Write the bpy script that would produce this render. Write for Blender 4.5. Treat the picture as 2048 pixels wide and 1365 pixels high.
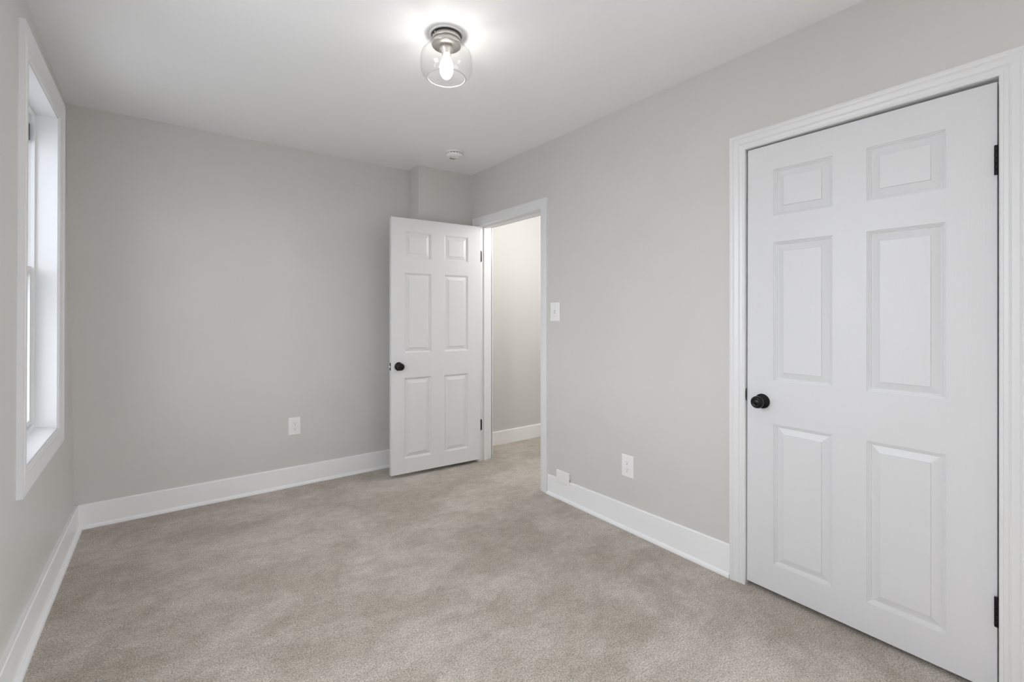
import bpy, bmesh, math
from mathutils import Vector, Matrix

# ------------------------------------------------------------------ scene, camera, light
SC = bpy.context.scene
COL = SC.collection
for o in list(bpy.data.objects):
    bpy.data.objects.remove(o, do_unlink=True)

YAW, CAM_H, FPX, HORIZON = 0.6419, 1.27, 941.07, 628.84
cam_data = bpy.data.cameras.new('camera')
cam_data.sensor_fit = 'HORIZONTAL'
cam_data.sensor_width = 36.0
cam_data.lens = FPX / 2048 * 36.0
cam_data.shift_y = -(682.5 - HORIZON) / 2048
cam_data.clip_start = 0.02
cam = bpy.data.objects.new('camera', cam_data)
COL.objects.link(cam)
cam.location = (0, 0, CAM_H)
cam.rotation_euler = (math.pi / 2, 0, -YAW)
SC.camera = cam

SC.view_settings.view_transform = 'Standard'
SC.view_settings.look = 'None'
SC.view_settings.gamma = 1.0
SC.view_settings.use_curve_mapping = False
SC.view_settings.exposure = 0.08
SC.cycles.max_bounces = 12
SC.cycles.diffuse_bounces = 8
SC.cycles.transparent_max_bounces = 24
SC.cycles.sample_clamp_indirect = 6.0
SC.cycles.caustics_reflective = False
SC.cycles.caustics_refractive = False

GROUND, HORIZ, ZENITH = 0.27, 0.74, 0.62
SKY = 18.0              # overcast daylight outside the windows
HALL = 16.5            # hall ceiling lamp (W); also scales the added hall fill
FILAMENT = 280.0       # room lamp filaments

w = bpy.data.worlds.new('overcast')
SC.world = w
w.use_nodes = True
wn, wl = w.node_tree.nodes, w.node_tree.links
w_tc = wn.new('ShaderNodeTexCoord')
w_sep = wn.new('ShaderNodeSeparateXYZ')
w_ramp = wn.new('ShaderNodeValToRGB')          # overcast dome: dull ground, pale horizon, bright zenith
w_map = wn.new('ShaderNodeMapRange')
w_map.inputs['From Min'].default_value = -1.0
wl.new(w_tc.outputs['Generated'], w_sep.inputs['Vector'])
wl.new(w_sep.outputs['Z'], w_map.inputs['Value'])
wl.new(w_map.outputs['Result'], w_ramp.inputs['Fac'])
cr = w_ramp.color_ramp
cr.elements[0].position, cr.elements[0].color = 0.47, (GROUND, GROUND, GROUND, 1)
cr.elements[1].position, cr.elements[1].color = 1.0, (ZENITH, ZENITH, ZENITH, 1)
e = cr.elements.new(0.53)
e.color = (HORIZ, HORIZ, HORIZ, 1)
w_tint = wn.new('ShaderNodeMixRGB')
w_tint.blend_type = 'MULTIPLY'
w_tint.inputs['Fac'].default_value = 1.0
w_tint.inputs['Color2'].default_value = (0.945, 0.985, 1.05, 1)
wl.new(w_ramp.outputs['Color'], w_tint.inputs['Color1'])
wl.new(w_tint.outputs['Color'], wn['Background'].inputs['Color'])
wn['Background'].inputs['Strength'].default_value = SKY


def area_light(name, loc, rot, sx, sy, watts, color, portal=False):
    d = bpy.data.lights.new(name, 'AREA')
    d.shape = 'RECTANGLE'
    d.size, d.size_y = sx, sy
    d.energy = watts
    d.color = color
    if portal:
        d.cycles.is_portal = True
    o = bpy.data.objects.new(name, d)
    COL.objects.link(o)
    o.location = loc
    o.rotation_euler = rot
    return o


def point_light(name, loc, watts, color, radius):
    d = bpy.data.lights.new(name, 'POINT')
    d.energy, d.color, d.shadow_soft_size = watts, color, radius
    o = bpy.data.objects.new(name, d)
    COL.objects.link(o)
    o.location = loc
    return o


# room dimensions (metres, camera stands over the origin)
XR, YB, H = 2.2063, 3.7492, 2.4977
YF = -1.60
DAY = (0.95, 0.98, 1.0)
area_light('right_fill_portal', (XR + 0.10, -0.825, 1.25), (math.pi / 2, 0, math.pi / 2), 1.45, 2.3, 1, DAY, True)  # portal of the added fill window behind the camera
area_light('left_fill_portal', (-0.60, 1.39, 1.59), (math.pi / 2, 0, -math.pi / 2), 0.66, 1.46, 1, DAY, True)  # portal of the added fill window beside the camera
area_light('window_daylight_portal', (-0.66, 2.87, 1.48), (math.pi / 2, 0, -math.pi / 2), 0.75, 1.65, 1, DAY, True)
point_light('hall_lamp_light', (2.80, 2.75, 2.02), HALL, (1.0, 0.975, 0.94), 0.06)
point_light('hall_far_fill_light', (3.05, 2.05, 2.20), HALL * 0.75, (1.0, 0.975, 0.94), 0.08)  # added fill light deeper in the hall, no fixture there


# ------------------------------------------------------------------ materials
def mat(name, base, rough=0.5, metal=0.0, spec=0.5):
    m = bpy.data.materials.new(name)
    m.use_nodes = True
    b = m.node_tree.nodes['Principled BSDF']
    b.inputs['Base Color'].default_value = (*base, 1)
    b.inputs['Roughness'].default_value = rough
    b.inputs['Metallic'].default_value = metal
    b.inputs['Specular IOR Level'].default_value = spec
    return m


def nodes(m):
    return m.node_tree.nodes, m.node_tree.links, m.node_tree.nodes['Principled BSDF']


def add_bump(m, scale, strength, dist=0.001, stretch=(1, 1, 1), detail=3.0, coord='Object'):
    n, l, b = nodes(m)
    tc = n.new('ShaderNodeTexCoord')
    mp = n.new('ShaderNodeMapping')
    mp.inputs['Scale'].default_value = stretch
    tx = n.new('ShaderNodeTexNoise')
    tx.inputs['Scale'].default_value = scale
    tx.inputs['Detail'].default_value = detail
    bp = n.new('ShaderNodeBump')
    bp.inputs['Strength'].default_value = strength
    bp.inputs['Distance'].default_value = dist
    l.new(tc.outputs[coord], mp.inputs['Vector'])
    l.new(mp.outputs['Vector'], tx.inputs['Vector'])
    l.new(tx.outputs['Fac'], bp.inputs['Height'])
    l.new(bp.outputs['Normal'], b.inputs['Normal'])
    return tx


def vary(m, c0, c1, scale, stretch=(1, 1, 1)):
    n, l, b = nodes(m)
    tc = n.new('ShaderNodeTexCoord')
    mp = n.new('ShaderNodeMapping')
    mp.inputs['Scale'].default_value = stretch
    tx = n.new('ShaderNodeTexNoise')
    tx.inputs['Scale'].default_value = scale
    tx.inputs['Detail'].default_value = 4
    rp = n.new('ShaderNodeValToRGB')
    rp.color_ramp.elements[0].position = 0.3
    rp.color_ramp.elements[1].position = 0.7
    rp.color_ramp.elements[0].color = (*c0, 1)
    rp.color_ramp.elements[1].color = (*c1, 1)
    l.new(tc.outputs['Object'], mp.inputs['Vector'])
    l.new(mp.outputs['Vector'], tx.inputs['Vector'])
    l.new(tx.outputs['Fac'], rp.inputs['Fac'])
    l.new(rp.outputs['Color'], b.inputs['Base Color'])


M = {}
M['wall'] = mat('greige_wall_paint', (0.63, 0.617, 0.59), 0.42, spec=0.4)
vary(M['wall'], (0.622, 0.609, 0.583), (0.637, 0.624, 0.598), 3.0)
add_bump(M['wall'], 170, 0.10, 0.0008)
M['hallwall'] = mat('pale_hall_paint', (0.61, 0.606, 0.593), 0.5, spec=0.4)
add_bump(M['hallwall'], 170, 0.10, 0.0008)
M['ceiling'] = mat('flat_ceiling_paint', (0.88, 0.885, 0.893), 0.9, spec=0.2)
add_bump(M['ceiling'], 120, 0.12, 0.001)
M['trim'] = mat('white_trim_paint', (0.76, 0.76, 0.765), 0.33)
add_bump(M['trim'], 60, 0.05, 0.0006)
M['base'] = mat('white_baseboard_paint', (0.86, 0.86, 0.865), 0.33)
add_bump(M['base'], 60, 0.05, 0.0006)
M['door'] = mat('white_door_paint', (0.70, 0.70, 0.71), 0.38)
add_bump(M['door'], 1.0, 0.36, 0.0012, (230, 230, 5))
M['black'] = mat('oil_rubbed_black_metal', (0.012, 0.011, 0.012), 0.28, 0.6)
M['steel'] = mat('bright_latch_steel', (0.75, 0.74, 0.72), 0.25, 1.0)
M['nickel'] = mat('brushed_nickel', (0.62, 0.59, 0.55), 0.30, 1.0)
add_bump(M['nickel'], 1.0, 0.08, 0.0004, (20, 20, 600))
M['plastic'] = mat('white_plastic', (0.84, 0.84, 0.83), 0.35)
M['slot'] = mat('dark_slot', (0.03, 0.03, 0.03), 0.7)
M['greyslot'] = mat('grey_recess', (0.28, 0.28, 0.28), 0.7)
M['vinyl'] = mat('white_vinyl', (0.80, 0.80, 0.79), 0.4)
M['gasket'] = mat('dark_gasket', (0.10, 0.10, 0.10), 0.6)
M['screw'] = mat('painted_screw', (0.72, 0.72, 0.71), 0.35)
M['dark'] = mat('unlit_closet_paint', (0.25, 0.24, 0.23), 0.8)

# carpet: cut pile, two yarn tones, brushed patches where the pile lies the other way
m = mat('greige_cut_pile_carpet', (0.42, 0.38, 0.34), 0.95, spec=0.1)
M['carpet'] = m
n, l, b = nodes(m)
tc = n.new('ShaderNodeTexCoord')


def noise(scale, detail, rough, rot=0.0, stretch=(1, 1, 1), distort=0.0):
    mp = n.new('ShaderNodeMapping')
    mp.inputs['Rotation'].default_value = (0, 0, rot)
    mp.inputs['Scale'].default_value = stretch
    t = n.new('ShaderNodeTexNoise')
    t.inputs['Scale'].default_value = scale
    t.inputs['Detail'].default_value = detail
    t.inputs['Roughness'].default_value = rough
    t.inputs['Distortion'].default_value = distort
    l.new(tc.outputs['Object'], mp.inputs['Vector'])
    l.new(mp.outputs['Vector'], t.inputs['Vector'])
    return t.outputs['Fac']


def ramp(src, p0, c0, p1, c1):
    r = n.new('ShaderNodeValToRGB')
    r.color_ramp.elements[0].position = p0
    r.color_ramp.elements[0].color = (*c0, 1)
    r.color_ramp.elements[1].position = p1
    r.color_ramp.elements[1].color = (*c1, 1)
    l.new(src, r.inputs['Fac'])
    return r.outputs['Color']


def mix(kind, fac, a, c):
    x = n.new('ShaderNodeMixRGB')
    x.blend_type = kind
    if isinstance(fac, float):
        x.inputs['Fac'].default_value = fac
    else:
        l.new(fac, x.inputs['Fac'])
    l.new(a, x.inputs['Color1'])
    l.new(c, x.inputs['Color2'])
    return x.outputs['Color']


tuft = noise(165, 3, 0.7)
yarn = ramp(tuft, 0.33, (0.290, 0.256, 0.218), 0.67, (0.745, 0.699, 0.638))
fleck = ramp(noise(480, 2, 0.6), 0.30, (0.84, 0.835, 0.83), 0.70, (1.12, 1.12, 1.12))
clump = ramp(noise(21, 5, 0.7, 0.3, (1, 1.2, 1)), 0.36, (0.90, 0.888, 0.872), 0.64, (1.06, 1.06, 1.06))
lay = ramp(noise(1.7, 9, 0.68, 0.5, (1.0, 1.35, 1), 0.25), 0.44, (0.855, 0.835, 0.808), 0.57, (1.04, 1.04, 1.04))
lay2 = ramp(noise(5.2, 7, 0.70, -0.4, (1.0, 1.25, 1), 0.1), 0.42, (0.92, 0.91, 0.90), 0.58, (1.03, 1.03, 1.03))
col = mix('MULTIPLY', 1.0, yarn, fleck)
col = mix('MULTIPLY', 1.0, col, clump)
col = mix('MULTIPLY', 1.0, col, lay)
col = mix('MULTIPLY', 1.0, col, lay2)
l.new(col, b.inputs['Base Color'])
bp_ = n.new('ShaderNodeBump')
bp_.inputs['Strength'].default_value = 0.8
bp_.inputs['Distance'].default_value = 0.004
l.new(tuft, bp_.inputs['Height'])
l.new(bp_.outputs['Normal'], b.inputs['Normal'])
b.inputs['Sheen Weight'].default_value = 0.15


def thin_glass(name, tint=(0.995, 0.995, 0.995), ior=1.5, edge=0.85):
    m = bpy.data.materials.new(name)
    m.use_nodes = True
    nn, ll = m.node_tree.nodes, m.node_tree.links
    nn.remove(nn['Principled BSDF'])
    tr = nn.new('ShaderNodeBsdfTransparent')
    tr.inputs['Color'].default_value = (*tint, 1)
    gl = nn.new('ShaderNodeBsdfGlossy')
    gl.inputs['Roughness'].default_value = 0.02
    # Schlick reflectance, the same from both sides of the thin sheet
    lw = nn.new('ShaderNodeLayerWeight')
    lw.inputs['Blend'].default_value = 0.5
    pw = nn.new('ShaderNodeMath')
    pw.operation = 'POWER'
    pw.inputs[1].default_value = 4.0
    fr = nn.new('ShaderNodeMath')
    fr.operation = 'MULTIPLY_ADD'
    f0 = ((ior - 1) / (ior + 1)) ** 2
    fr.inputs[1].default_value = edge - f0
    fr.inputs[2].default_value = f0
    ll.new(lw.outputs['Facing'], pw.inputs[0])
    ll.new(pw.outputs['Value'], fr.inputs[0])
    mx = nn.new('ShaderNodeMixShader')
    ll.new(fr.outputs['Value'], mx.inputs['Fac'])
    ll.new(tr.outputs['BSDF'], mx.inputs[1])
    ll.new(gl.outputs['BSDF'], mx.inputs[2])
    ll.new(mx.outputs['Shader'], nn['Material Output'].inputs['Surface'])
    return m


M['glass'] = thin_glass('clear_glass', edge=0.45)
M['rim'] = mat('whitened_glass_edge', (0.93, 0.94, 0.94), 0.15)  # white body colour stands in for lamp light caught by the rim
M['rim'].node_tree.nodes['Principled BSDF'].inputs['Transmission Weight'].default_value = 0.35
M['clearpane'] = thin_glass('fill_window_pane', (0.97, 0.97, 0.97), 1.45)
M['pane'] = thin_glass('window_pane', (0.60, 0.61, 0.615), 1.45)


def emitter(name, color, strength, see_through=False):
    m = bpy.data.materials.new(name)
    m.use_nodes = True
    nn, ll = m.node_tree.nodes, m.node_tree.links
    nn.remove(nn['Principled BSDF'])
    em = nn.new('ShaderNodeEmission')
    em.inputs['Color'].default_value = (*color, 1)
    em.inputs['Strength'].default_value = strength
    out = em.outputs['Emission']
    if see_through:
        tr = nn.new('ShaderNodeBsdfTransparent')
        ad = nn.new('ShaderNodeAddShader')
        ll.new(out, ad.inputs[0])
        ll.new(tr.outputs['BSDF'], ad.inputs[1])
        out = ad.outputs['Shader']
    ll.new(out, nn['Material Output'].inputs['Surface'])
    return m


M['filament'] = emitter('glowing_filament', (1.0, 0.94, 0.87), FILAMENT)
M['bulb'] = emitter('glowing_bulb_envelope', (1.0, 0.97, 0.92), 5.0, True)


# ------------------------------------------------------------------ mesh helpers
class MB:
    """collects faces, then links them as ONE mesh object"""

    def __init__(self):
        self.v, self.f, self.s = [], [], []

    def face(self, pts, smooth=False):
        i = len(self.v)
        self.v += [tuple(p) for p in pts]
        self.f.append(tuple(range(i, i + len(pts))))
        self.s.append(smooth)

    def box(self, a, b_):
        (x0, y0, z0), (x1, y1, z1) = a, b_
        c = [(x0, y0, z0), (x1, y0, z0), (x1, y1, z0), (x0, y1, z0), (x0, y0, z1), (x1, y0, z1), (x1, y1, z1), (x0, y1, z1)]
        for q in ((0, 3, 2, 1), (4, 5, 6, 7), (0, 1, 5, 4), (1, 2, 6, 5), (2, 3, 7, 6), (3, 0, 4, 7)):
            self.face([c[k] for k in q])
        return self

    def lathe(self, prof, origin=(0, 0, 0), axis='z', seg=48, smooth=True, closed=False):
        o = Vector(origin)

        def P(r, t, k):
            a = 2 * math.pi * k / seg
            c, s_ = r * math.cos(a), r * math.sin(a)
            if axis == 'z':
                return o + Vector((c, s_, t))
            if axis == 'x':
                return o + Vector((t, c, s_))
            return o + Vector((c, t, s_))
        pr = list(prof) + ([prof[0]] if closed else [])
        for (r0, t0), (r1, t1) in zip(pr, pr[1:]):
            for k in range(seg):
                q = [P(r0, t0, k), P(r0, t0, k + 1), P(r1, t1, k + 1), P(r1, t1, k)]
                if r0 < 1e-6:
                    q = [q[0], q[2], q[3]]
                elif r1 < 1e-6:
                    q = q[:3]
                self.face(q, smooth)
        return self

    def extrude(self, poly, p0, p1, fn):
        """poly of 2-D points swept from parameter p0 to p1; fn(a, b, t) gives the 3-D point"""
        k = len(poly)
        for i in range(k):
            a, c = poly[i], poly[(i + 1) % k]
            self.face([fn(*a, p0), fn(*c, p0), fn(*c, p1), fn(*a, p1)])
        self.face([fn(*a, p0) for a in poly][::-1])
        self.face([fn(*a, p1) for a in poly])
        return self

    def frame(self, prof, u0, u1, v0, v1, fn, sides=4):
        """moulding profile [(offset outwards, height)] mitred round the rectangle; sides=3 leaves the bottom open"""
        def ring(o):
            if sides == 4:
                return [(u0 - o, v0 - o), (u0 - o, v1 + o), (u1 + o, v1 + o), (u1 + o, v0 - o)]
            return [(u0 - o, v0), (u0 - o, v1 + o), (u1 + o, v1 + o), (u1 + o, v0)]
        k = len(prof)
        segs = 4 if sides == 4 else 3
        for i in range(k):
            (o0, h0), (o1, h1) = prof[i], prof[(i + 1) % k]
            r0, r1 = ring(o0), ring(o1)
            for j in range(segs):
                j2 = (j + 1) % 4
                self.face([fn(*r0[j], h0), fn(*r0[j2], h0), fn(*r1[j2], h1), fn(*r1[j], h1)])
        if sides == 3:
            self.face([fn(*ring(o)[0], h) for o, h in prof])
            self.face([fn(*ring(o)[3], h) for o, h in prof][::-1])
        return self

    def build(self, name, material, parent=None, warp=None, origin=None, bevel=0.0, matrix=None):
        me = bpy.data.meshes.new(name)
        vs = [Vector(p) for p in self.v]
        if warp:
            vs = [Vector(warp(*p)) for p in vs]
        if matrix:
            vs = [matrix @ p for p in vs]
        if origin is not None:
            vs = [p - Vector(origin) for p in vs]
        me.from_pydata([tuple(p) for p in vs], [], self.f)
        for p, s_ in zip(me.polygons, self.s):
            p.use_smooth = s_
        bm = bmesh.new()
        bm.from_mesh(me)
        bmesh.ops.remove_doubles(bm, verts=bm.verts, dist=1e-5)
        bmesh.ops.recalc_face_normals(bm, faces=bm.faces)
        bm.to_mesh(me)
        bm.free()
        me.materials.append(material)
        o = bpy.data.objects.new(name, me)
        COL.objects.link(o)
        if parent:
            o.parent = parent
        if origin is not None:
            o.location = origin
        if bevel:
            md = o.modifiers.new('bevel', 'BEVEL')
            md.width, md.segments, md.limit_method = bevel, 2, 'ANGLE'
            md.angle_limit = math.radians(40)
        return o


def structure(o, label=None, cat=None):
    o['kind'] = 'structure'
    if label:
        o['label'] = label
    if cat:
        o['category'] = cat
    return o


def thing(name, label, cat, loc, rotz=0.0, group=None):
    o = bpy.data.objects.new(name, None)
    o.empty_display_size = 0.05
    COL.objects.link(o)
    o.location = loc
    o.rotation_euler = (0, 0, rotz)
    o['label'], o['category'] = label, cat
    if group:
        o['group'] = group
    return o


def copy_thing(root, loc, rotz, label):
    r = root.copy()
    COL.objects.link(r)
    r.location, r.rotation_euler = loc, (0, 0, rotz)
    r['label'] = label
    for ch in list(root.children):
        c = ch.copy()
        COL.objects.link(c)
        c.parent = r
        for g in list(ch.children):
            d = g.copy()
            COL.objects.link(d)
            d.parent = c
    return r


def slab(fn, us, vs, holes, thick):
    """wall panel with rectangular holes. fn(u, v, depth) -> point; holes are (u0,u1,v0,v1)"""
    mb = MB()
    U = sorted(set(us + [h[0] for h in holes] + [h[1] for h in holes]))
    V = sorted(set(vs + [h[2] for h in holes] + [h[3] for h in holes]))
    nu, nv = len(U) - 1, len(V) - 1

    def solid(i, j):
        if not (0 <= i < nu and 0 <= j < nv):
            return False
        cu, cv = (U[i] + U[i + 1]) / 2, (V[j] + V[j + 1]) / 2
        return not any(h[0] < cu < h[1] and h[2] < cv < h[3] for h in holes)
    for i in range(nu):
        for j in range(nv):
            if not solid(i, j):
                continue
            a, c, d, e = U[i], U[i + 1], V[j], V[j + 1]
            for t in (0, thick):
                mb.face([fn(a, d, t), fn(c, d, t), fn(c, e, t), fn(a, e, t)])
            for (di, dj, p, q) in ((-1, 0, (a, d), (a, e)), (1, 0, (c, d), (c, e)), (0, -1, (a, d), (c, d)), (0, 1, (a, e), (c, e))):
                if not solid(i + di, j + dj):
                    mb.face([fn(*p, 0), fn(*q, 0), fn(*q, thick), fn(*p, thick)])
    return mb


# ------------------------------------------------------------------ room shell
XH = 3.70     # far side of the hall
structure(MB().box((-0.75, YF - 0.2, -0.12), (XH + 0.2, YB + 0.25, 0.0)).build('floor', M['carpet']))
structure(MB().box((-0.75, YF - 0.2, H), (XH + 0.2, YB + 0.25, H + 0.12)).build('ceiling', M['ceiling']))


def left_x(y, z):
    yy = max(0.0, min(y, YB + 0.1) - 2.5)
    lo, hi = -0.417 + 0.0125 * yy, -0.417 - 0.019 * yy
    return lo + (hi - lo) * z / H


LEFT_HOLES = [(2.527, 3.232, 0.664, 2.288), (1.06, 1.72, 0.86, 2.32)]  # second hole is the added fill-light opening
structure(slab(lambda u, v, t: (left_x(u, v) - t, u, v), [YF - 0.1, 2.5, YB + 0.1], [0, H], LEFT_HOLES, 0.24).build('wall_left', M['wall']))
CL = dict(y0=0.279, y1=1.114, z=2.043)          # closet opening (inside the casing)
HD = dict(y0=2.592, y1=3.440, z=2.031)          # hall doorway opening
WT = 0.13
structure(slab(lambda u, v, t: (XR + t, u, v), [YF - 0.1, YB], [0, H],
               [(-1.55, -0.10, 0.10, 2.40), (CL['y0'] - 0.015, CL['y1'] + 0.015, 0, CL['z'] + 0.02), (HD['y0'] - 0.012, HD['y1'] + 0.012, 0, HD['z'] + 0.012)],  # first hole is added behind the camera for fill light
               WT).build('wall_right', M['wall']))
structure(MB().box((-0.75, YB, 0), (XR + 0.06, YB + 0.15, H)).build('wall_back', M['wall']))
structure(MB().box((XR + 0.06, YB, 0), (XH + 0.1, YB + 0.15, H)).build('wall_hall_back', M['hallwall']))
structure(slab(lambda u, v, t: (u, YF - t, v), [-0.75, XR + 0.1], [0, H], [], 0.12).build('wall_front', M['wall']))
structure(MB().box((1.7035, 3.548, 0), (XR, YB, H)).build('wall_chase', M['wall'], warp=lambda x, y, z: (x, y + (0.014 if x < 2 and y < 3.6 else -0.008 if y < 3.6 else 0), z)))
structure(MB().box((XH, 1.50, 0), (XH + 0.1, YB, H)).build('wall_hall_side', M['hallwall']))
structure(MB().box((XR + WT, 1.45, 0), (XH + 0.1, 1.55, H)).build('wall_hall_front', M['hallwall']))
structure(slab(lambda u, v, t: (XR + WT + 0.62 + t, u, v), [0.0, 1.45], [0, H], [], 0.05).build('wall_closet', M['dark']))
structure(MB().box((XR + WT, -0.05, 0), (XR + WT + 0.67, 0.0, H)).build('wall_closet_side', M['dark']))


# baseboards ---------------------------------------------------------------
def base_prof(h, t=0.011, s=0.010):
    return [(0, 0), (t + s, 0), (t + s, 0.006), (t + s * 0.85, 0.013), (t + s * 0.45, 0.019), (t, 0.022), (t, h - 0.005), (t - 0.003, h), (0, h)]


hb = 0.1454
structure(MB().extrude(base_prof(hb), -0.40, 1.71, lambda a, b_, t: (t, YB - a, b_)).build('baseboard_back', M['base']))
mb = MB()
P0 = base_prof(0.137)
P1 = base_prof(0.159)
y0, y1 = 1.187, 2.519
for i in range(len(P0)):
    j = (i + 1) % len(P0)
    mb.face([(XR - P1[i][0], y0, P1[i][1]), (XR - P1[j][0], y0, P1[j][1]), (XR - P0[j][0], y1, P0[j][1]), (XR - P0[i][0], y1, P0[i][1])])
mb.face([(XR - a, y0, c) for a, c in P1])
mb.face([(XR - a, y1, c) for a, c in P0][::-1])
structure(mb.build('baseboard_right', M['base']))
LP = base_prof(hb, 0.019, 0.017)
structure(MB().extrude(LP, YF, 2.5, lambda a, b_, t: (left_x(t, b_) + a, t, b_)).extrude(LP, 2.5, YB, lambda a, b_, t: (left_x(t, b_) + a, t, b_)).build('baseboard_left', M['base']))
structure(MB().extrude([(0, 0), (0.014, 0), (0.014, 0.126), (0.010, 0.132), (0, 0.132)], XR + WT, XH, lambda a, b_, t: (t, YB - a, b_)).build('baseboard_hall', M['base']))

# casings --------------------------------------------------------------------
COLONIAL = [(0, 0), (0, 0.010), (0.004, 0.0125), (0.010, 0.0125), (0.0115, 0.0105), (0.022, 0.0125), (0.026, 0.0155), (0.030, 0.0125),
            (0.047, 0.0165), (0.052, 0.0195), (0.055, 0.0175), (0.062, 0.0195), (0.0705, 0.0185), (0.0715, 0)]


def closet_rise(x, y, z):
    return (x, y, z + (0.0075 * (CL['y1'] - y) / 0.835 if z > 1 else 0))


c = MB().frame(COLONIAL, CL['y0'], CL['y1'], 0, CL['z'], lambda u, v, h: (XR - h, u, v), 3).build('trim_1', M['trim'], warp=closet_rise)
structure(c)
MB().frame([(0, 0), (0, -0.135), (0.0145, -0.135), (0.0145, 0)], CL['y0'], CL['y1'], 0, CL['z'], lambda u, v, h: (XR - h, u, v), 3).build('jamb', M['trim'], c, warp=closet_rise)
MB().frame([(-0.012, -0.046), (-0.012, -0.080), (0, -0.080), (0, -0.046)], CL['y0'], CL['y1'], 0, CL['z'], lambda u, v, h: (XR - h, u, v), 3).build('door_stop', M['trim'], c, warp=closet_rise)
# strike plate with a curved lip on the latch side
mb = MB()
pts = []
for k in range(13):
    a = -math.pi / 2 + math.pi * k / 12
    pts.append((0.0065 * math.cos(a), 0.030 * math.sin(a)))
for s_ in (0,):
    mb.face([(XR + 0.0045 - p[0] * 1.3, CL['y1'] - 0.0012, 0.893 + p[1]) for p in pts])
    mb.face([(XR + 0.0045 - p[0] * 1.3, CL['y1'] + 0.0006, 0.893 + p[1]) for p in pts][::-1])
    for k in range(12):
        mb.face([(XR + 0.0045 - pts[k][0] * 1.3, CL['y1'] - 0.0012, 0.893 + pts[k][1]), (XR + 0.0045 - pts[k + 1][0] * 1.3, CL['y1'] - 0.0012, 0.893 + pts[k + 1][1]),
                 (XR + 0.0045 - pts[k + 1][0] * 1.3, CL['y1'] + 0.0006, 0.893 + pts[k + 1][1]), (XR + 0.0045 - pts[k][0] * 1.3, CL['y1'] + 0.0006, 0.893 + pts[k][1])])
mb.build('strike_plate', M['black'], c)

FLAT = [(0, 0), (0, 0.011), (0.004, 0.013), (0.040, 0.015), (0.044, 0.013), (0.048, 0.017), (0.056, 0.0185), (0.060, 0.0165), (0.064, 0.019), (0.070, 0.018), (0.071, 0)]
c = MB().frame(FLAT, HD['y0'], HD['y1'], 0, HD['z'], lambda u, v, h: (XR - h, u, v), 3).build('trim_2', M['trim'])
structure(c)
MB().frame([(0, 0), (0, -0.135), (0.0118, -0.135), (0.0118, 0)], HD['y0'], HD['y1'] - 0.010, 0, HD['z'], lambda u, v, h: (XR - h, u, v), 3).build('jamb', M['trim'], c)
MB().frame([(-0.012, -0.048), (-0.012, -0.083), (0, -0.083), (0, -0.048)], HD['y0'], HD['y1'] - 0.010, 0, HD['z'], lambda u, v, h: (XR - h, u, v), 3).build('door_stop', M['trim'], c)
MB().frame([(0, -WT), (0, -WT - 0.014), (0.060, -WT - 0.016), (0.060, -WT)], HD['y0'], HD['y1'] - 0.010, 0, HD['z'], lambda u, v, h: (XR - h, u, v), 3).build('hall_side_casing', M['trim'], c)


# ------------------------------------------------------------------ six-panel doors
def door_leaf(W, z0, z1, cols, rows, T=0.035):
    """local: x along the width, y outwards (front face y=0, back y=T), z up"""
    mb = MB()
    prof = [(0, 0), (0.0012, 0.0034), (0.0052, 0.0042), (0.0066, 0.0072), (0.0106, 0.0082), (0.0125, 0.0112), (0.0155, 0.0116), (0.0405, 0.0048), (0.0418, 0.0016)]
    U = [0] + [q for cc in cols for q in cc] + [W]
    V = [z0] + [q for r in rows for q in r] + [z1]
    for side, y_of in ((0, lambda d: d), (1, lambda d: T - d)):
        for i in range(len(U) - 1):
            for j in range(len(V) - 1):
                a, b_, c_, d_ = U[i], U[i + 1], V[j], V[j + 1]
                if i % 2 == 1 and j % 2 == 1:
                    for (o0, e0), (o1, e1) in zip(prof, prof[1:]):
                        r0 = [(a + o0, c_ + o0), (b_ - o0, c_ + o0), (b_ - o0, d_ - o0), (a + o0, d_ - o0)]
                        r1 = [(a + o1, c_ + o1), (b_ - o1, c_ + o1), (b_ - o1, d_ - o1), (a + o1, d_ - o1)]
                        for k in range(4):
                            k2 = (k + 1) % 4
                            mb.face([(r0[k][0], y_of(e0), r0[k][1]), (r0[k2][0], y_of(e0), r0[k2][1]), (r1[k2][0], y_of(e1), r1[k2][1]), (r1[k][0], y_of(e1), r1[k][1])])
                    o, e = prof[-1]
                    mb.face([(a + o, y_of(e), c_ + o), (b_ - o, y_of(e), c_ + o), (b_ - o, y_of(e), d_ - o), (a + o, y_of(e), d_ - o)])
                else:
                    mb.face([(a, y_of(0), c_), (b_, y_of(0), c_), (b_, y_of(0), d_), (a, y_of(0), d_)])
    for i in range(len(U) - 1):
        for z in (z0, z1):
            mb.face([(U[i], 0, z), (U[i + 1], 0, z), (U[i + 1], T, z), (U[i], T, z)])
    for j in range(len(V) - 1):
        for x in (0, W):
            mb.face([(x, 0, V[j]), (x, 0, V[j + 1]), (x, T, V[j + 1]), (x, T, V[j])])
    return mb


ROSE = [(0, 0), (0.0335, 0), (0.0335, 0.0035), (0.0315, 0.0065), (0.024, 0.0085), (0.0175, 0.0125), (0.0135, 0.0145), (0.0135, 0.016), (0, 0.016)]
KNOB = [(0, 0.014), (0.0115, 0.014), (0.0110, 0.030), (0.014, 0.034), (0.0215, 0.0365), (0.0265, 0.0415), (0.0280, 0.048), (0.0270, 0.0545), (0.0235, 0.0595), (0.0185, 0.0622),
        (0.0165, 0.0622), (0.0150, 0.0610), (0.0110, 0.0606), (0.0090, 0.0618), (0, 0.0622)]


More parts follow.
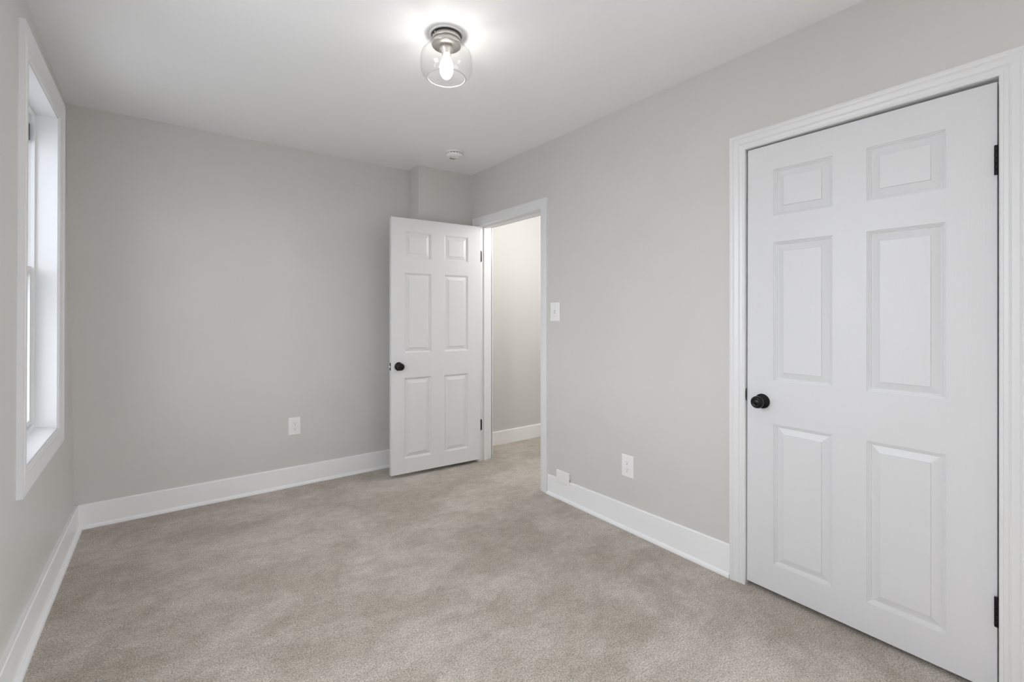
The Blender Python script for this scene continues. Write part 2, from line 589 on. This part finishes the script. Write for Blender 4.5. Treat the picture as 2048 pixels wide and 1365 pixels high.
def add_knob(root, u, z, face_y, sign):
    k = MB().lathe([(r, t * sign) for r, t in KNOB], (u, face_y, z), 'y', 48).build('knob', M['black'], root, origin=(u, face_y, z))
    MB().lathe([(r, t * sign) for r, t in ROSE], (0, 0, 0), 'y', 48).build('rosette', M['black'], k)
    return k


# closet door: hinged on the right, closed.  local x runs from the latch edge (left in the photo) to the hinge edge
WC = 0.822
closet = thing('door_1', 'closed white six-panel closet door with black knob on its left edge', 'door', (XR + 0.005, 1.107, 0.0), -math.pi / 2)
closet['kind'] = 'structure'
COLS = ((0.1155, 0.3475), (0.4640, 0.6955))
ROWS = ((0.143, 0.776), (0.968, 1.594), (1.712, 1.921))


def lean(x, y, z):
    return (x - (0.005 * (1 - z / 2.03) if x < 0.06 else 0), y, z)


# local +y must point into the closet (world +x): rotation -90 deg sends local x -> -Y and local y -> +X
door_leaf(WC, 0.020, 2.0375, COLS, ROWS).build('door_leaf', M['door'], closet, warp=lean)
add_knob(closet, 0.066, 0.8715, 0.0, -1)
add_knob(closet, 0.066, 0.8715, 0.035, 1)


def hinge(root, u, z, y, length=0.098):
    mb = MB()
    for k in range(5):
        mb.lathe([(0, 0), (0.0058, 0), (0.0062, 0.0006), (0.0062, length / 5 - 0.0012), (0.0058, length / 5 - 0.0006), (0, length / 5 - 0.0006)], (u, y, z + k * length / 5), 'z', 20)
    h = mb.build('hinge', M['black'], root)
    return h


for zz in (1.7295, 0.240):
    h = hinge(closet, WC - 0.0005, zz, -0.005)
    MB().box((WC + 0.0026, -0.0105, zz), (WC + 0.0120, -0.0035, zz + 0.098)).build('leaf_plate', M['black'], h, bevel=0.001)

# hall door: standing open against the chase, seen from its hall side.  local x from latch edge to hinge edge
import mathutils
A2, B2 = Vector((1.4147, 3.438)), Vector((2.2, 3.390))
ang = math.atan2(B2.y - A2.y, B2.x - A2.x)
WH = (B2 - A2).length - 0.003
hall_door = thing('door_2', 'white six-panel door standing open in front of the wall chase', 'door', (A2.x, A2.y, 0.0), ang)
hall_door['kind'] = 'structure'
door_leaf(WH, 0.029, 2.019, ((0.105, 0.331), (0.446, 0.664)), ((0.143, 0.772), (0.965, 1.592), (1.706, 1.917))).build('door_leaf', M['door'], hall_door)
add_knob(hall_door, 0.0606, 0.866, 0.0, -1)
add_knob(hall_door, 0.0606, 0.866, 0.035, 1)
lp = MB().box((-0.0012, 0.0055, 0.8375), (0.001, 0.0295, 0.8945)).build('latch_plate', M['black'], hall_door)
MB().extrude([(-0.0115, 0.011), (0.0, 0.011), (0.0, 0.024), (-0.003, 0.024)], 0.8575, 0.8745, lambda a, b_, t: (a, b_, t)).build('latch_bolt', M['steel'], lp, bevel=0.0008)
for zz in (1.722, 0.258):
    h = hinge(hall_door, WH + 0.0085, zz, 0.0425)
# hinge leaves let into the jamb
for zz in (1.722, 0.262):
    mb = MB()
    oc = [(0.0, 0.0), (0.024, 0.0), (0.031, 0.010), (0.031, 0.088), (0.024, 0.098), (0.0, 0.098)]
    mb.extrude(oc, 0.0, 0.002, lambda a, b_, t: (XR - 0.0005 + a, HD['y1'] - 0.010 - t, zz + b_))
    mb.build('jamb_hinge_leaf', M['black'], bpy.data.objects['trim_2'])

# ------------------------------------------------------------------ window on the left wall
QNT, QFT, QFB, QNB = (2.474, 2.364), (3.310, 2.338), (3.277, 0.630), (2.430, 0.597)
WU, WV = 0.84, 1.74


def wwarp(u, v, n_):
    a, b_ = u / WU, v / WV
    y = (1 - a) * ((1 - b_) * QNB[0] + b_ * QNT[0]) + a * ((1 - b_) * QFB[0] + b_ * QFT[0])
    z = (1 - a) * ((1 - b_) * QNB[1] + b_ * QNT[1]) + a * ((1 - b_) * QFB[1] + b_ * QFT[1])
    x = -0.417 + (y - 2.45) * 0.0107 + n_
    return (x, y, z)


win = thing('window_1', 'white double-hung window in deep white reveal on left wall', 'window', wwarp(WU / 2, 0, 0))
win['kind'] = 'structure'
org = Vector(win.location)


def wb(mb, name, material, parent=None, bevel=0.0):
    o = mb.build(name, material, parent or win, warp=lambda x, y, z: Vector(wwarp(x, y, z)) - org, bevel=bevel)
    return o


U0, U1, V0, V1 = 0.100, 0.735, 0.088, 1.632
CASE = [(0.005, 0.0), (0.005, 0.008), (0.008, 0.011), (0.016, 0.011), (0.019, 0.008), (0.026, 0.0125), (0.036, 0.0125), (0.040, 0.010), (0.066, 0.015), (0.074, 0.018), (0.080, 0.015), (0.092, 0.018), (0.100, 0.018), (0.100, -0.040)]
mb = MB()
k = len(CASE)


def ring(o):
    t = o / 0.100
    return [(U0 - t * U0, V0 - t * V0), (U0 - t * U0, V1 + t * (WV - V1)), (U1 + t * (WU - U1), V1 + t * (WV - V1)), (U1 + t * (WU - U1), V0 - t * V0)]


for i in range(k):
    (o0, h0), (o1, h1) = CASE[i], CASE[(i + 1) % k]
    r0, r1 = ring(o0), ring(o1)
    for j in range(4):
        j2 = (j + 1) % 4
        mb.face([(*r0[j], h0), (*r0[j2], h0), (*r1[j2], h1), (*r1[j], h1)])
wb(mb, 'window_casing', M['trim'])
ident = lambda u, v, h: (u, v, h)
wb(MB().frame([(0, 0.004), (0, -0.215), (0.018, -0.215), (0.018, 0.004)], U0, U1, V0, V1, ident), 'reveal', M['trim'])
# sloping stool board lying in the reveal
wb(MB().extrude([(-0.078, V0 + 0.018), (0.006, V0 + 0.003), (0.006, V0 - 0.006), (-0.078, V0 - 0.006)], U0 + 0.001, U1 - 0.001, lambda a, b_, t: (t, b_, a)), 'window_sill', M['trim'], bevel=0.002)
# stops in front of the sashes
wb(MB().frame([(-0.014, -0.074), (-0.014, -0.086), (0, -0.086), (0, -0.074)], U0, U1, V0 + 0.02, V1, ident), 'sash_stop', M['trim'], bevel=0.001)
VM = 0.865


def sash(name, v0, v1, n0, n1):
    s_ = wb(MB().frame([(-0.042, n0 - 0.004), (-0.042, n1 + 0.004), (-0.038, n1), (0, n1), (0, n0), (-0.038, n0)], U0 + 0.010, U1 - 0.010, v0, v1, ident), name, M['vinyl'])
    mid = (n0 + n1) / 2
    g = MB().box((U0 + 0.048, v0 + 0.038, mid - 0.002), (U1 - 0.048, v1 - 0.038, mid + 0.002)).build('pane', M['pane'], s_, warp=lambda x, y, z: Vector(wwarp(x, y, z)) - org)
    MB().frame([(0, mid - 0.004), (0, mid + 0.005), (0.005, mid + 0.005), (0.005, mid - 0.004)], U0 + 0.057, U1 - 0.057, v0 + 0.047, v1 - 0.047, ident).build('gasket', M['gasket'], s_, warp=lambda x, y, z: Vector(wwarp(x, y, z)) - org)
    return s_


ls = sash('lower_sash', V0 + 0.020, VM + 0.020, -0.122, -0.086)
us = sash('upper_sash', VM - 0.020, V1 - 0.004, -0.166, -0.130)
# tilt latch and dark balance slot of the upper track
wb(MB().box((U1 - 0.050, V1 - 0.135, -0.112), (U1 - 0.016, V1 - 0.055, -0.090)), 'tilt_latch', M['gasket'], bevel=0.003)

# unseen windows added beside and behind the camera to bring in fill light
def fill_window(name, fn, u0, u1, v0, v1):
    root = MB().frame([(0.002, 0.0), (0.002, 0.010), (0.02, 0.013), (0.085, 0.018), (0.09, 0.0)], u0, u1, v0, v1, fn).build(name, M['trim'])
    structure(root)
    MB().frame([(-0.004, -0.22), (-0.001, -0.22), (-0.001, -0.002), (-0.004, -0.002)], u0, u1, v0, v1, fn).build('reveal', M['trim'], root)
    vm = (v0 + v1) / 2
    for a, b_, n_ in ((v0, vm + 0.02, -0.10), (vm - 0.02, v1, -0.135)):
        s_ = MB().frame([(-0.04, n_), (0, n_), (0, n_ - 0.03), (-0.04, n_ - 0.03)], u0, u1, a, b_, fn).build('sash', M['vinyl'], root)
        q = [fn(u0 + 0.03, a + 0.03, n_ - 0.015), fn(u1 - 0.03, a + 0.03, n_ - 0.015), fn(u1 - 0.03, b_ - 0.03, n_ - 0.015), fn(u0 + 0.03, b_ - 0.03, n_ - 0.015)]
        mb_ = MB()
        mb_.face(q)
        mb_.build('pane', M['clearpane'], s_)


fill_window('fill_window_left', lambda u, v, h: (-0.417 + h, u, v), 1.06, 1.72, 0.86, 2.32)
fill_window('fill_window_right', lambda u, v, h: (XR - h, u, v), -1.55, -0.10, 0.10, 2.40)

# ------------------------------------------------------------------ flush-mount ceiling light
LX, LY = 1.008, 1.830
lamp = thing('ceiling_light', 'brushed nickel flush-mount ceiling light with clear glass drum shade and lit bulb', 'ceiling light', (LX, LY, H))
MB().lathe([(0.074, 0), (0.074, -0.0025), (0.072, -0.004), (0.066, -0.004), (0.064, -0.002), (0.064, 0)], seg=64).build('mounting_ring', M['plastic'], lamp)
MB().lathe([(0, 0), (0.0625, 0), (0.0630, -0.024), (0.0622, -0.0255), (0, -0.0255)], seg=64).build('canopy', M['nickel'], lamp)
MB().lathe([(0, -0.0255), (0.0600, -0.0255), (0.0630, -0.0275), (0.0635, -0.0465), (0.0620, -0.0490), (0, -0.0490)], seg=64).build('shade_holder', M['nickel'], lamp)
MB().lathe([(0, -0.003), (0.0035, -0.003), (0.0035, 0.0), (0.002, 0.002), (0, 0.002)], (-0.0622, -0.012, -0.012), 'x', 16).build('set_screw', M['nickel'], lamp)
out = [(0.0590, -0.0440), (0.0600, -0.0520), (0.0640, -0.0570), (0.0800, -0.0620), (0.0970, -0.0700), (0.1075, -0.0820), (0.1125, -0.0980), (0.1140, -0.1150), (0.1140, -0.1420), (0.1125, -0.1580), (0.1060, -0.1720), (0.0960, -0.1820), (0.0860, -0.1890)]
inn = [(r - 0.0032, z + 0.0018) for r, z in out[::-1]]
sh = MB().lathe(out + inn, seg=96, closed=True).build('glass_shade', M['glass'], lamp)
MB().lathe([(0.0835 + 0.0030 * math.cos(q * math.pi / 6), -0.1892 + 0.0026 * math.sin(q * math.pi / 6)) for q in range(12)], seg=96, closed=True).build('shade_rim', M['rim'], sh)
MB().lathe([(0, -0.049), (0.024, -0.049), (0.0245, -0.054), (0.031, -0.058), (0.0325, -0.064), (0.0300, -0.070), (0.0235, -0.074), (0.0210, -0.084), (0.0195, -0.086), (0, -0.086)], seg=48).build('socket', M['nickel'], lamp)
bulb = MB().lathe([(0.0125, -0.086), (0.0135, -0.093), (0.0180, -0.103), (0.0245, -0.116), (0.0290, -0.132), (0.0300, -0.145), (0.0285, -0.162), (0.0240, -0.176), (0.0160, -0.187), (0.0080, -0.192), (0, -0.1935)], seg=48).build('bulb', M['bulb'], lamp)
for kf in range(4):
    a = math.radians(77 + 90 * kf)
    p0 = Vector((0.0095 * math.cos(a), 0.0095 * math.sin(a), -0.112))
    p1 = Vector((0.0095 * math.cos(a), 0.0095 * math.sin(a), -0.158))
    d = (p1 - p0)
    q = d.to_track_quat('Z', 'Y').to_matrix().to_4x4()
    MB().lathe([(0, 0), (0.0014, 0), (0.0014, d.length), (0, d.length)], seg=10).build('filament', M['filament'], bulb, matrix=Matrix.Translation(p0) @ q)
MB().lathe([(0, -0.086), (0.0035, -0.086), (0.0030, -0.106), (0, -0.108)], seg=16).build('stem', M['plastic'], bulb)

# ------------------------------------------------------------------ smoke detector
det = thing('smoke_detector', 'round white smoke detector on ceiling by the back right corner', 'smoke detector', (1.788, 3.118, H))
MB().lathe([(0, 0), (0.0700, 0), (0.0705, -0.006), (0.0690, -0.0095), (0.0620, -0.0105), (0, -0.0105)], seg=64).build('base_ring', M['plastic'], det)
body = MB().lathe([(0, -0.0180), (0.0620, -0.0180), (0.0632, -0.0210), (0.0620, -0.0295), (0.0580, -0.0350), (0.0480, -0.0380), (0.0300, -0.0390), (0, -0.0390)], seg=64).build('cover', M['plastic'], det)
mb = MB()
for kk in range(16):
    a = 2 * math.pi * kk / 16
    ca, sa = math.cos(a), math.sin(a)
    for w0 in (-0.0035,):
        p = [(0.054, -0.0035), (0.0615, -0.0035), (0.0615, 0.0035), (0.054, 0.0035)]
        ring0 = [(x * ca - y * sa, x * sa + y * ca, -0.0105) for x, y in p]
        ring1 = [(x * ca - y * sa, x * sa + y * ca, -0.0180) for x, y in p]
        for q_ in range(4):
            q2 = (q_ + 1) % 4
            mb.face([ring0[q_], ring0[q2], ring1[q2], ring1[q_]])
        mb.face(ring0)
        mb.face(ring1[::-1])
mb.build('vent_rib', M['plastic'], det)
MB().lathe([(0, -0.0105), (0.0520, -0.0105), (0.0520, -0.0180), (0, -0.0180)], seg=48).build('sensor_core', M['slot'], det)
MB().lathe([(0, -0.0385), (0.0120, -0.0385), (0.0120, -0.0405), (0.0105, -0.0415), (0, -0.0415)], (0.012, -0.006, 0), seg=32).build('test_button', M['plastic'], det)
mb = MB()
for kk in range(5):
    yy = 0.020 + kk * 0.006
    mb.box((-0.028 + kk * 0.003, yy, -0.0396), (0.028 - kk * 0.003, yy + 0.0022, -0.0380))
mb.build('sounder_grille', M['greyslot'], det)

# ------------------------------------------------------------------ switch, outlets, blank plate
# local frame: x across, y out of the wall towards the room = -y, z up


def plate(wd, ht, th=0.0055):
    mb = MB()
    e = 0.0045
    for (i0, d0), (i1, d1) in (((0, 0), (0, -0.0025)), ((0, -0.0025), (e, -th))):
        r0 = [(-wd / 2 + i0, -ht / 2 + i0), (wd / 2 - i0, -ht / 2 + i0), (wd / 2 - i0, ht / 2 - i0), (-wd / 2 + i0, ht / 2 - i0)]
        r1 = [(-wd / 2 + i1, -ht / 2 + i1), (wd / 2 - i1, -ht / 2 + i1), (wd / 2 - i1, ht / 2 - i1), (-wd / 2 + i1, ht / 2 - i1)]
        for q_ in range(4):
            q2 = (q_ + 1) % 4
            mb.face([(r0[q_][0], d0, r0[q_][1]), (r0[q2][0], d0, r0[q2][1]), (r1[q2][0], d1, r1[q2][1]), (r1[q_][0], d1, r1[q_][1])])
    mb.face([(r1[q_][0], -th, r1[q_][1]) for q_ in range(4)])
    mb.face([(r0[q_][0], 0, r0[q_][1]) for q_ in range(4)] if False else [(-wd / 2, 0, -ht / 2), (-wd / 2, 0, ht / 2), (wd / 2, 0, ht / 2), (wd / 2, 0, -ht / 2)])
    return mb


def screw(root, z, x=0.0, y=-0.0055):
    s_ = MB().lathe([(0, 0.001), (0.0032, 0.001), (0.0032, -0.0006), (0.002, -0.0012), (0, -0.0012)], (x, y, z), 'y', 16).build('screw', M['screw'], root)
    return s_


outlet = thing('wall_outlet', 'white duplex outlet low on the back wall', 'outlet', (0.796, YB, 0.4425), 0.0, 'duplex wall outlets')
plate(0.084, 0.130).build('cover_plate', M['plastic'], outlet)
for zc in (0.0205, -0.0205):
    mb = MB()
    pts = []
    for kk in range(32):
        a = 2 * math.pi * kk / 32
        pts.append((0.0172 * math.cos(a), max(-0.0142, min(0.0142, 0.0172 * math.sin(a))) + zc))
    mb.extrude(pts, 0.0, 0.0072, lambda a, b_, t: (a, -t, b_))
    r = mb.build('receptacle', M['plastic'], outlet, bevel=0.0006)
    for sx, hh in ((-0.0063, 0.0040), (0.0063, 0.0048)):
        MB().box((sx - 0.0011, -0.0074, zc + 0.0045 - hh), (sx + 0.0011, -0.0060, zc + 0.0045 + hh)).build('slot', M['greyslot'], r)
    MB().lathe([(0, -0.0074), (0.0026, -0.0074), (0.0026, -0.0060), (0, -0.0060)], (0, 0, zc - 0.0075), 'y', 16).build('ground_hole', M['slot'], r)
screw(outlet, 0.0)
copy_thing(outlet, (XR, 1.812, 0.3740), -math.pi / 2, 'white duplex outlet on the right wall between hall doorway and closet')

sw = thing('light_switch', 'white toggle light switch on right wall beside the hall doorway', 'light switch', (XR, 2.449, 1.286), -math.pi / 2)
plate(0.092, 0.131).build('switch_plate', M['plastic'], sw)
MB().box((-0.0055, -0.0062, -0.0125), (0.0055, -0.0050, 0.0125)).build('toggle_opening', M['greyslot'], sw)
MB().extrude([(0.0, -0.009), (-0.010, -0.0135), (-0.0125, -0.0105), (-0.006, 0.007), (0.0, 0.009)], -0.0042, 0.0042, lambda a, b_, t: (t, a - 0.0045, b_)).build('toggle', M['plastic'], sw, bevel=0.0008)
screw(sw, 0.030)
screw(sw, -0.030)

bl = thing('blank_cover_plate', 'blank white cover plate mounted across the top of right baseboard', 'cover plate', (XR - 0.0115, 2.358, 0.1565), -math.pi / 2)
mb = plate(0.126, 0.086, 0.0065)
mb.box((-0.060, 0.0, 0.0), (0.060, 0.0115, 0.040))
mb.build('blank_plate', M['plastic'], bl)
